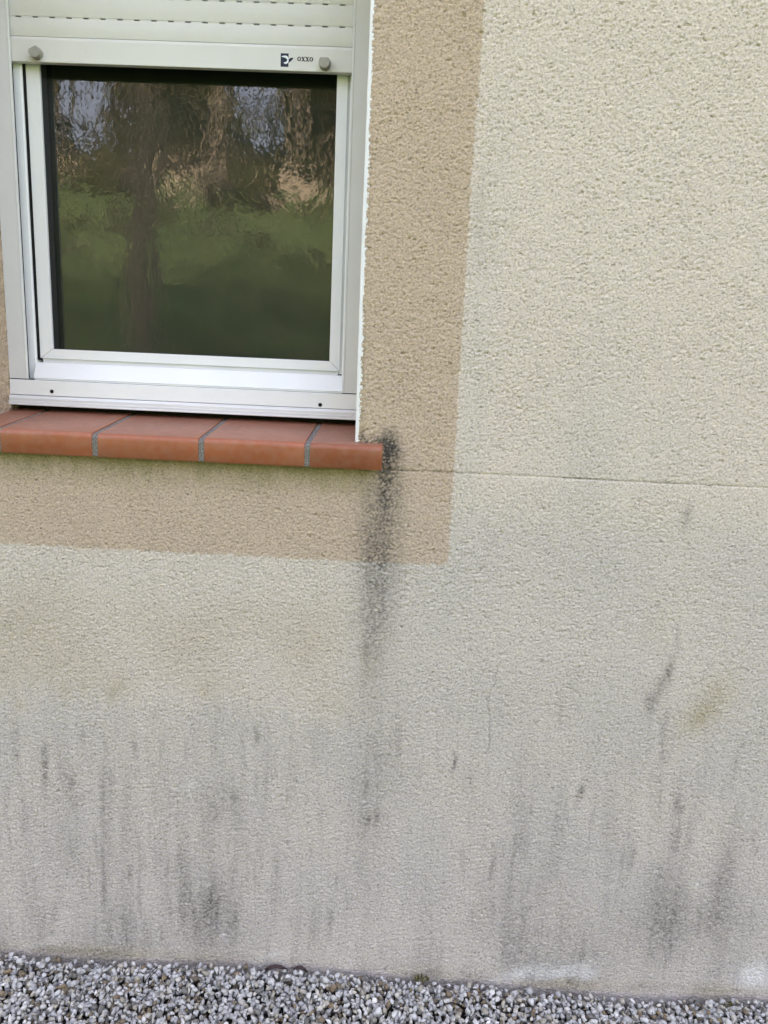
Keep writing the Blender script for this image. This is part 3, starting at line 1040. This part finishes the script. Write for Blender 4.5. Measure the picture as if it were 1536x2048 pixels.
def hull_stone(r):
    n = r.integers(11, 15)
    p = r.standard_normal((n, 3))
    p /= np.linalg.norm(p, axis=1)[:, None]
    p *= r.uniform(0.82, 1.08, (n, 1))
    p *= np.array([1.0, r.uniform(0.62, 0.9), r.uniform(0.42, 0.75)])
    bm = bmesh.new()
    for q in p:
        bm.verts.new(q)
    res = bmesh.ops.convex_hull(bm, input=bm.verts[:])
    loose = [v for v in bm.verts if not v.link_faces]
    bmesh.ops.delete(bm, geom=loose, context='VERTS')
    bmesh.ops.triangulate(bm, faces=bm.faces[:])
    bm.verts.index_update()
    v = np.array([q.co[:] for q in bm.verts])
    f = np.array([[q.index for q in t.verts] for t in bm.faces])
    bm.free()
    return v, f


def build_gravel():
    r = np.random.default_rng(21)
    protos = [hull_stone(r) for _ in range(60)]
    spots = []

    def layer(x0, x1, y0, y1, sp, zoff, zj, smin, smax):
        nx_, ny_ = int((x1 - x0) / sp), int((y1 - y0) / sp)
        gx, gy = np.meshgrid(np.arange(nx_), np.arange(ny_))
        px = x0 + (gx + 0.5 * (gy % 2) + r.uniform(-.45, .45, gx.shape)) * sp
        py = y0 + (gy + r.uniform(-.45, .45, gx.shape)) * sp
        zb = np.interp(px, BASE_X, BASE_Z) * np.clip(1 + py / 0.4, 0, 1) + 0.003 * np.sin(px * 23) * np.sin(py * 31)
        pz = zb + zoff + r.uniform(-zj, zj, gx.shape)
        s = smin + (smax - smin) * r.beta(1.6, 2.6, gx.shape)
        for a in zip(px.ravel(), py.ravel(), pz.ravel(), s.ravel()):
            spots.append(a)
    layer(-1.15, 1.15, -0.36, -0.001, 0.0140, -0.0140, 0.004, 0.0092, 0.0145)
    layer(-1.15, 1.15, -0.36, -0.004, 0.0130, -0.0050, 0.004, 0.0066, 0.0130)
    layer(-1.15, 1.15, -0.36, -0.005, 0.0225, 0.0005, 0.004, 0.0056, 0.0138)
    layer(-1.15, 1.15, -0.36, -0.003, 0.0170, -0.0020, 0.004, 0.0042, 0.0078)
    layer(-1.6, 1.6, -0.90, -0.36, 0.0180, -0.005, 0.004, 0.0095, 0.0160)
    layer(-1.6, -1.15, -0.36, -0.004, 0.0180, -0.005, 0.004, 0.0095, 0.0160)
    layer(1.15, 1.6, -0.36, -0.004, 0.0180, -0.005, 0.004, 0.0095, 0.0160)
    V, F, C = [], [], []
    off = 0
    pal = (1.34, 1.33, 1.25) * np.array([(0.330, 0.332, 0.325), (0.38, 0.382, 0.372), (0.28, 0.281, 0.278), (0.42, 0.418, 0.40), (0.36, 0.342, 0.305), (0.27, 0.250, 0.208), (0.120, 0.096, 0.066), (0.12, 0.116, 0.107), (0.48, 0.476, 0.46), (0.165, 0.122, 0.076)])
    wts = np.array([0.21, 0.18, 0.16, 0.09, 0.10, 0.09, 0.06, 0.065, 0.03, 0.03])
    wts /= wts.sum()
    for (px, py, pz, s) in spots:
        v, f = protos[r.integers(len(protos))]
        q = r.standard_normal(4)
        q /= np.linalg.norm(q)
        w, x, y, z_ = q
        Rm = np.array([[1 - 2 * (y * y + z_ * z_), 2 * (x * y - z_ * w), 2 * (x * z_ + y * w)], [2 * (x * y + z_ * w), 1 - 2 * (x * x + z_ * z_), 2 * (y * z_ - x * w)], [2 * (x * z_ - y * w), 2 * (y * z_ + x * w), 1 - 2 * (x * x + y * y)]])
        p = (v * s * np.array([1.0, r.uniform(.8, 1.05), 1.0])) @ Rm.T + (px, py, pz)
        mx = p[:, 1].max()
        if mx > -0.001:
            p[:, 1] -= mx + 0.001
        V.append(p)
        F.append(f + off)
        k_ = r.choice(len(pal), p=wts)
        if math.sin(px * 31 + 1.7 * math.sin(py * 40)) * math.sin(py * 57 + px * 13) > 0.62 and r.random() < 0.5:
            k_ = (5, 6, 7, 9)[r.integers(4)]          # patches of earthy, brownish stones
        c = pal[k_] * r.uniform(0.82, 1.15)
        C.append(np.repeat(np.append(c, 1.0)[None], len(v), 0))
        off += len(v)
    V = np.concatenate(V).astype(np.float32)
    F = np.concatenate(F).astype(np.int32)
    C = np.clip(np.concatenate(C), 0, 1).astype(np.float32)
    me = bpy.data.meshes.new('gravel')
    me.vertices.add(len(V))
    me.vertices.foreach_set('co', V.ravel())
    me.loops.add(F.size)
    me.loops.foreach_set('vertex_index', F.ravel())
    me.polygons.add(len(F))
    me.polygons.foreach_set('loop_start', np.arange(0, F.size, 3, dtype=np.int32))
    a = me.attributes.new('tone', 'FLOAT_COLOR', 'POINT')
    a.data.foreach_set('color', C.ravel())
    me.update()
    me.validate()
    o = link('gravel', me, M['gravel'])
    put(o, 'bluish grey crushed stone gravel along the foot of the wall', 'gravel', kind='stuff')


build_gravel()
put(box('ground', -1.7, 1.7, -0.95, 0.12, -0.2, -0.045, M['soil']), 'dark earth under the gravel at the wall foot', 'ground', kind='structure')

# ------------------------------------------------------------------ small litter at the wall foot
def dead_leaf(x, y, z, ln, wd, rot, label):
    bm = bmesh.new()
    n = 9
    rows = []
    for i in range(n):
        t = i / (n - 1)
        w = wd * math.sin(math.pi * min(1, t * 0.96 + 0.04)) ** 0.8
        arch = 0.010 * math.sin(math.pi * t)
        rows.append([bm.verts.new(((t - .5) * ln, s * w, arch + 0.006 * abs(s) ** 1.5)) for s in (-1, -0.5, 0, 0.5, 1)])
    for a, b in zip(rows[:-1], rows[1:]):
        for i in range(4):
            bm.faces.new((a[i], a[i + 1], b[i + 1], b[i]))
    r = bmesh.ops.extrude_face_region(bm, geom=bm.faces[:])
    bmesh.ops.translate(bm, verts=[v for v in r['geom'] if isinstance(v, bmesh.types.BMVert)], vec=(0, 0, 0.0006))
    bmesh.ops.recalc_face_normals(bm, faces=bm.faces)
    o = from_bm('dead_leaf', bm, M['deadleaf'], smooth=True)
    o.location = (x, y, z)
    o.rotation_euler = (R(rot[0]), R(rot[1]), R(rot[2]))
    put(o, label, 'leaf', 'dead leaves at the wall foot')


dead_leaf(-0.236, -0.011, -0.001, 0.054, 0.0050, (8, -4, 3), 'dark brown dead leaf on the gravel, left of the two')
dead_leaf(-0.180, -0.010, 0.000, 0.034, 0.0045, (10, 5, -3), 'small dark brown dead leaf on the gravel, right of the two')


def twig(name, pts, rad, mat, label):
    cu = bpy.data.curves.new(name, 'CURVE')
    cu.dimensions = '3D'
    cu.bevel_depth = rad
    cu.bevel_resolution = 1
    sp_ = cu.splines.new('POLY')
    sp_.points.add(len(pts) - 1)
    for p, q in zip(sp_.points, pts):
        p.co = (*q, 1)
    tmp = bpy.data.objects.new(name, cu)
    COL.objects.link(tmp)
    bpy.context.view_layer.update()
    me = bpy.data.meshes.new_from_object(tmp.evaluated_get(bpy.context.evaluated_depsgraph_get()))
    bpy.data.objects.remove(tmp)
    me.materials.clear()
    o = link(name, me, mat)
    put(o, label, 'twig')


twig('stem', [(-0.90, -0.035, 0.012), (-0.872, -0.041, 0.010), (-0.85, -0.043, 0.010), (-0.828, -0.040, 0.011), (-0.815, -0.034, 0.010)], 0.0009, M['wire'], 'thin black stem curving over the gravel at the far left')
twig('twig', [(0.155, -0.030, 0.010), (0.168, -0.045, 0.011), (0.182, -0.060, 0.009)], 0.0010, M['twig'], 'thin tan twig lying on the gravel right of the moss')
twig('twig', [(-0.505, -0.030, 0.010), (-0.512, -0.050, 0.012), (-0.52, -0.075, 0.009)], 0.0011, M['wire'], 'short dark twig sticking out of the gravel left of the leaves')


def moss_tuft(x, y, z, s, label):
    r = np.random.default_rng(int((x + 5) * 1000))
    bm = bmesh.new()
    for k in range(60):
        a, rad = r.uniform(0, 6.28), s * math.sqrt(r.uniform(0, 1))
        c = Vector((rad * math.cos(a), rad * 0.6 * math.sin(a), r.uniform(-0.2, 0.5) * s * (1.2 - rad / s)))
        d = Vector((r.normal() * .5, r.normal() * .5, 1)).normalized() * r.uniform(.25, .5) * s
        sd = d.orthogonal().normalized() * 0.10 * s
        sd2 = d.cross(sd).normalized() * 0.10 * s
        b = [bm.verts.new(c + sd), bm.verts.new(c - sd * .5 + sd2 * .87), bm.verts.new(c - sd * .5 - sd2 * .87)]
        t = bm.verts.new(c + d)
        for i in range(3):
            bm.faces.new((b[i], b[(i + 1) % 3], t))
    o = from_bm('moss_tuft', bm, M['moss'])
    o.location = (x, y, z)
    put(o, label, 'moss', 'moss tufts in the gravel')


moss_tuft(0.098, -0.014, 0.006, 0.017, 'brown green moss tuft against the wall near the middle')
moss_tuft(0.488, -0.030, -0.010, 0.010, 'small yellow green moss tuft below the long white lime patch')
moss_tuft(0.785, -0.026, 0.002, 0.012, 'yellowish moss tuft in the gravel near the right edge')

# ------------------------------------------------------------------ garden behind the viewer, seen mirrored in the pane
def tube(bm, pts, rads, seg=10):
    rows = []
    for i, (p, r_) in enumerate(zip(pts, rads)):
        a = pts[max(0, i - 1)]
        b = pts[min(len(pts) - 1, i + 1)]
        d = (Vector(b) - Vector(a)).normalized()
        u = d.cross(Vector((0.3, 1, 0.1))).normalized()
        w = d.cross(u)
        rows.append([bm.verts.new(Vector(p) + (u * math.cos(2 * math.pi * k / seg) + w * math.sin(2 * math.pi * k / seg)) * r_) for k in range(seg)])
    for a, b in zip(rows[:-1], rows[1:]):
        for k in range(seg):
            f = bm.faces.new((a[k], a[(k + 1) % seg], b[(k + 1) % seg], b[k]))
            f.smooth = True
    bm.faces.new(rows[0][::-1])
    bm.faces.new(rows[-1])


def tree_meshes(seed, H, rad, lean, crown_lo, spread, nleaf, lsize, cols):
    r = random.Random(seed)
    bm = bmesh.new()
    n = 10
    pts, rads = [], []
    for i in range(n):
        t = i / (n - 1)
        pts.append((lean[0] * t * H + r.uniform(-.5, .5) * rad, lean[1] * t * H + r.uniform(-.5, .5) * rad, t * H * 0.92 - 0.3))
        rads.append(rad * (1.25 if i == 0 else 1.0) * (1 - 0.86 * t ** 0.9) + 0.012)
    tube(bm, pts, rads, 12)
    tips = []
    for k in range(22):
        t = crown_lo + (0.96 - crown_lo) * (k + r.random()) / 22
        i = min(n - 2, int(t * (n - 1)))
        fr_ = t * (n - 1) - i
        p0 = Vector(pts[i]).lerp(Vector(pts[i + 1]), fr_)
        a = k * 2.4 + r.uniform(-.4, .4)
        ln = spread * (1.1 - 0.75 * (t - crown_lo) / (1 - crown_lo)) * r.uniform(.7, 1.15)
        d = Vector((math.cos(a), math.sin(a), r.uniform(.15, .75))).normalized()
        q = [p0]
        for s in range(1, 5):
            d = (d + Vector((r.uniform(-.25, .25), r.uniform(-.25, .25), r.uniform(-.12, .25)))).normalized()
            q.append(q[-1] + d * ln / 4)
        r0 = max(0.012, rad * (1 - 0.85 * t) * 0.45)
        tube(bm, q, [r0 * (1 - 0.2 * s) + 0.005 for s in range(5)], 6)
        tips += [(q[2], ln), (q[3], ln), (q[4], ln)]
        for b_ in range(3):
            d2 = Vector((r.uniform(-1, 1), r.uniform(-1, 1), r.uniform(-.2, .9))).normalized()
            st = q[r.choice((2, 3))]
            e = [st, st + d2 * ln * .2, st + d2 * ln * .38 + Vector((0, 0, .05 * ln))]
            tube(bm, e, [r0 * .4 + .004, r0 * .25 + .004, .004], 5)
            tips.append((e[2], ln))
    tm = bpy.data.meshes.new('trunk')
    bm.to_mesh(tm)
    bm.free()
    tm.materials.append(M['bark'])
    g_ = np.random.default_rng(seed)
    V, F, C = [], [], []
    for k in range(nleaf):
        c, ln = tips[g_.integers(len(tips))]
        c = np.array(c) + g_.standard_normal(3) * ln * 0.20
        a = g_.standard_normal(3); a /= np.linalg.norm(a)
        b = np.cross(a, g_.standard_normal(3)); b /= np.linalg.norm(b)
        s = lsize * g_.uniform(.6, 1.3)
        o = len(V)
        V += [c - a * s, c + b * s * .45, c + a * s, c - b * s * .45]
        F.append((o, o + 1, o + 2, o + 3))
        col = np.array(cols[g_.integers(len(cols))]) * g_.uniform(.7, 1.25)
        C += [(*col, 1)] * 4
    cm = bpy.data.meshes.new('crown')
    cm.from_pydata([tuple(v) for v in V], [], F)
    at = cm.attributes.new('tone', 'FLOAT_COLOR', 'POINT')
    at.data.foreach_set('color', np.array(C, np.float32).ravel())
    cm.materials.append(M['leaf'])
    return tm, cm


def place_tree(ms, x, d, rot, sc, label, group=None, name='tree'):
    # every tree: an Empty at its foot with trunk and crown
    e = empty(name, (x, -d, float(ground_z(d)) - 0.03))
    e.rotation_euler = (0, 0, rot)
    e.scale = (sc, sc, sc)
    put(e, label, 'tree', group)
    for nm, me in zip(('trunk', 'crown'), ms):
        o = bpy.data.objects.new(nm, me)
        COL.objects.link(o)
        o.parent = e
    return e


GREEN = [(0.075, 0.100, 0.050), (0.095, 0.115, 0.060), (0.115, 0.110, 0.070), (0.065, 0.085, 0.045)]
BROWN = [(0.105, 0.105, 0.088), (0.092, 0.098, 0.082), (0.082, 0.098, 0.072), (0.118, 0.116, 0.100)]
# the near tree, whose leaning trunk crosses the pane
M['pale_bark'] = M['bark'].copy()
M['pale_bark'].name = 'pale_grey_bark'
_pr = [n for n in M['pale_bark'].node_tree.nodes if n.type == 'VALTORGB'][0].color_ramp.elements
for _e, _c in zip(_pr, ((0.16, 0.155, 0.125), (0.31, 0.300, 0.25), (0.42, 0.405, 0.345))):
    _e.color = (*_c, 1)
near = tree_meshes(101, 8.5, 0.17, (0.085, 0.0), 0.42, 2.6, 2600, 0.10, GREEN)
near[0].materials[0] = M['pale_bark']
place_tree(near, -2.98, 6.1, 0.0, 1.0, 'near tree with slightly leaning brown trunk mirrored left of the pane centre')
far_kinds = [tree_meshes(211, 12.0, 0.24, (0.02, 0.01), 0.06, 3.0, 5200, 0.42, BROWN),
             tree_meshes(212, 13.5, 0.30, (-0.03, 0.0), 0.05, 3.2, 5600, 0.45, GREEN),
             tree_meshes(213, 11.0, 0.20, (0.04, 0.0), 0.05, 2.8, 5000, 0.40, BROWN + GREEN)]
kinds = [tree_meshes(201, 12.0, 0.24, (0.02, 0.01), 0.50, 3.0, 5200, 0.24, BROWN),
         tree_meshes(202, 13.5, 0.30, (-0.03, 0.0), 0.46, 3.2, 6000, 0.26, GREEN),
         tree_meshes(203, 11.0, 0.20, (0.04, 0.0), 0.50, 2.8, 4800, 0.22, BROWN + GREEN)]
wood = [(-18.6, 31.5, 0), (-16.0, 33, 2), (-8.6, 31.2, 1), (-5.3, 32, 1), (-3.9, 35, 0), (-1.5, 31.5, 2), (2.0, 34, 1), (-26.0, 33, 0), (6.0, 33, 2), (11.0, 35, 1), (-31.0, 37, 1)]
for d, slots in ((45, (-0.60, -0.54, -0.50, -0.315, -0.29, -0.115, -0.09, -0.07, -0.03, 0.03, 0.10)),
                 (52, (-0.57, -0.505, -0.32, -0.28, -0.12, -0.10, -0.085, -0.05, 0.0, 0.06))):
    for j, t in enumerate(slots):
        wood.append((t * d - 0.5, d + 1.5 * math.sin(j * 2.3), (j + d) % 3))
for i, (x, d, k) in enumerate(wood):
    ms = kinds[k] if d < 40 else far_kinds[k]
    place_tree(ms, x, d, i * 1.7, 0.9 + 0.25 * ((i * 37) % 10) / 10, 'tree in the dim wood beyond the lawn, mirrored high in the pane', 'wood mirrored in the pane')
# hedge of shrubs at the lawn's upper edge and a low pale garden wall behind it
def shrub_mesh(seed, h, w, n, cols):
    g_ = np.random.default_rng(seed)
    V, F, C = [], [], []
    for k in range(n):
        p = g_.standard_normal(3)
        p *= (g_.uniform(0.45, 1.0) ** 0.5) / np.linalg.norm(p)
        c = np.array((p[0] * w, p[1] * w * .7, (p[2] * .5 + .5) * h)) * (1 + 0.2 * math.sin(5 * p[0] + 3 * p[2]))
        a = g_.standard_normal(3); a /= np.linalg.norm(a)
        b = np.cross(a, g_.standard_normal(3)); b /= np.linalg.norm(b)
        s = 0.12 * g_.uniform(.6, 1.3)
        o = len(V)
        V += [c - a * s, c + b * s * .5, c + a * s, c - b * s * .5]
        F.append((o, o + 1, o + 2, o + 3))
        C += [(*(np.array(cols[g_.integers(len(cols))]) * g_.uniform(.6, 1.2)), 1)] * 4
    cm = bpy.data.meshes.new('foliage')
    cm.from_pydata([tuple(v) for v in V], [], F)
    at = cm.attributes.new('tone', 'FLOAT_COLOR', 'POINT')
    at.data.foreach_set('color', np.array(C, np.float32).ravel())
    cm.materials.append(M['leaf'])
    return cm


shr = [shrub_mesh(301, 1.5, 1.1, 1500, GREEN), shrub_mesh(302, 1.2, 1.3, 1400, BROWN)]
for i, (x, d, k, s) in enumerate([(-12.6, 29, 0, 1.1), (-11.0, 28.6, 1, .9), (-15.6, 29, 1, 1.0), (-6.6, 29, 0, 1.0), (-7.6, 28.5, 1, .8), (-18.0, 29, 0, 1.2), (-2.2, 29, 0, 1.0), (-0.4, 28.8, 1, 1.1), (2.4, 29, 0, 1.2), (5.2, 29, 1, 1.2)]):
    e = empty('shrub', (x, -d, float(ground_z(d)) - 0.08))
    e.scale = (s, s, s)
    e.rotation_euler = (0, 0, i * 1.1)
    put(e, 'shrub at the top of the lawn, mirrored at mid height in the pane', 'shrub', 'shrubs mirrored in the pane')
    o = bpy.data.objects.new('foliage', shr[k])
    COL.objects.link(o)
    o.parent = e
for i in range(19):
    t_ = -0.62 + i * 0.042
    d = 39.0 + 2.0 * math.sin(i * 1.9)
    e = empty('shrub', (t_ * d - 0.6, -d, float(ground_z(d)) - 0.08))
    sc_ = 1.25 + 0.35 * ((i * 7) % 5) / 5
    e.scale = (sc_ * 1.15, sc_, sc_)
    e.rotation_euler = (0, 0, 0.3 * math.sin(i))
    put(e, 'undergrowth shrub below the wood, mirrored in the upper half of the pane', 'shrub', 'undergrowth mirrored in the pane')
    o = bpy.data.objects.new('foliage', shr[i % 2])
    COL.objects.link(o)
    o.parent = e
for i in range(16):
    d = 13.0 + (i * 5.3) % 14.0
    t_ = -0.52 + (i * 0.137) % 0.48
    e = empty('shrub', (t_ * d - 0.6, -d, float(ground_z(d)) - 0.10))
    sc_ = 0.22 + 0.10 * ((i * 3) % 4) / 4
    e.scale = (sc_ * 1.6, sc_ * 1.3, sc_)
    put(e, 'low tuft of growth on the open lawn, mirrored in the lower half of the pane', 'shrub', 'tufts on the mirrored lawn')
    o = bpy.data.objects.new('foliage', shr[i % 2])
    COL.objects.link(o)
    o.parent = e
gw = empty('garden_wall', (-5, -30.2, float(ground_z(30.2))))
put(gw, 'low pale stone garden wall beyond the lawn, mirrored as beige patches', 'garden wall', kind='thing')
for xa, xb in ((-17.6, -13.2), (-10.2, -8.0), (-6.9, -3.6), (2.0, 6.0)):
    x = xa
    while x < xb:
        w = random.uniform(0.9, 1.5)
        h = random.uniform(0.7, 1.15)
        z0 = float(ground_z(30.2)) - 0.3
        box('wall_section', x, x + w - random.choice((0.03, 0.03, 0.5)), -30.45, -30.0, z0, z0 + 0.3 + h, M['stone'], gw, 0.05)
        x += w
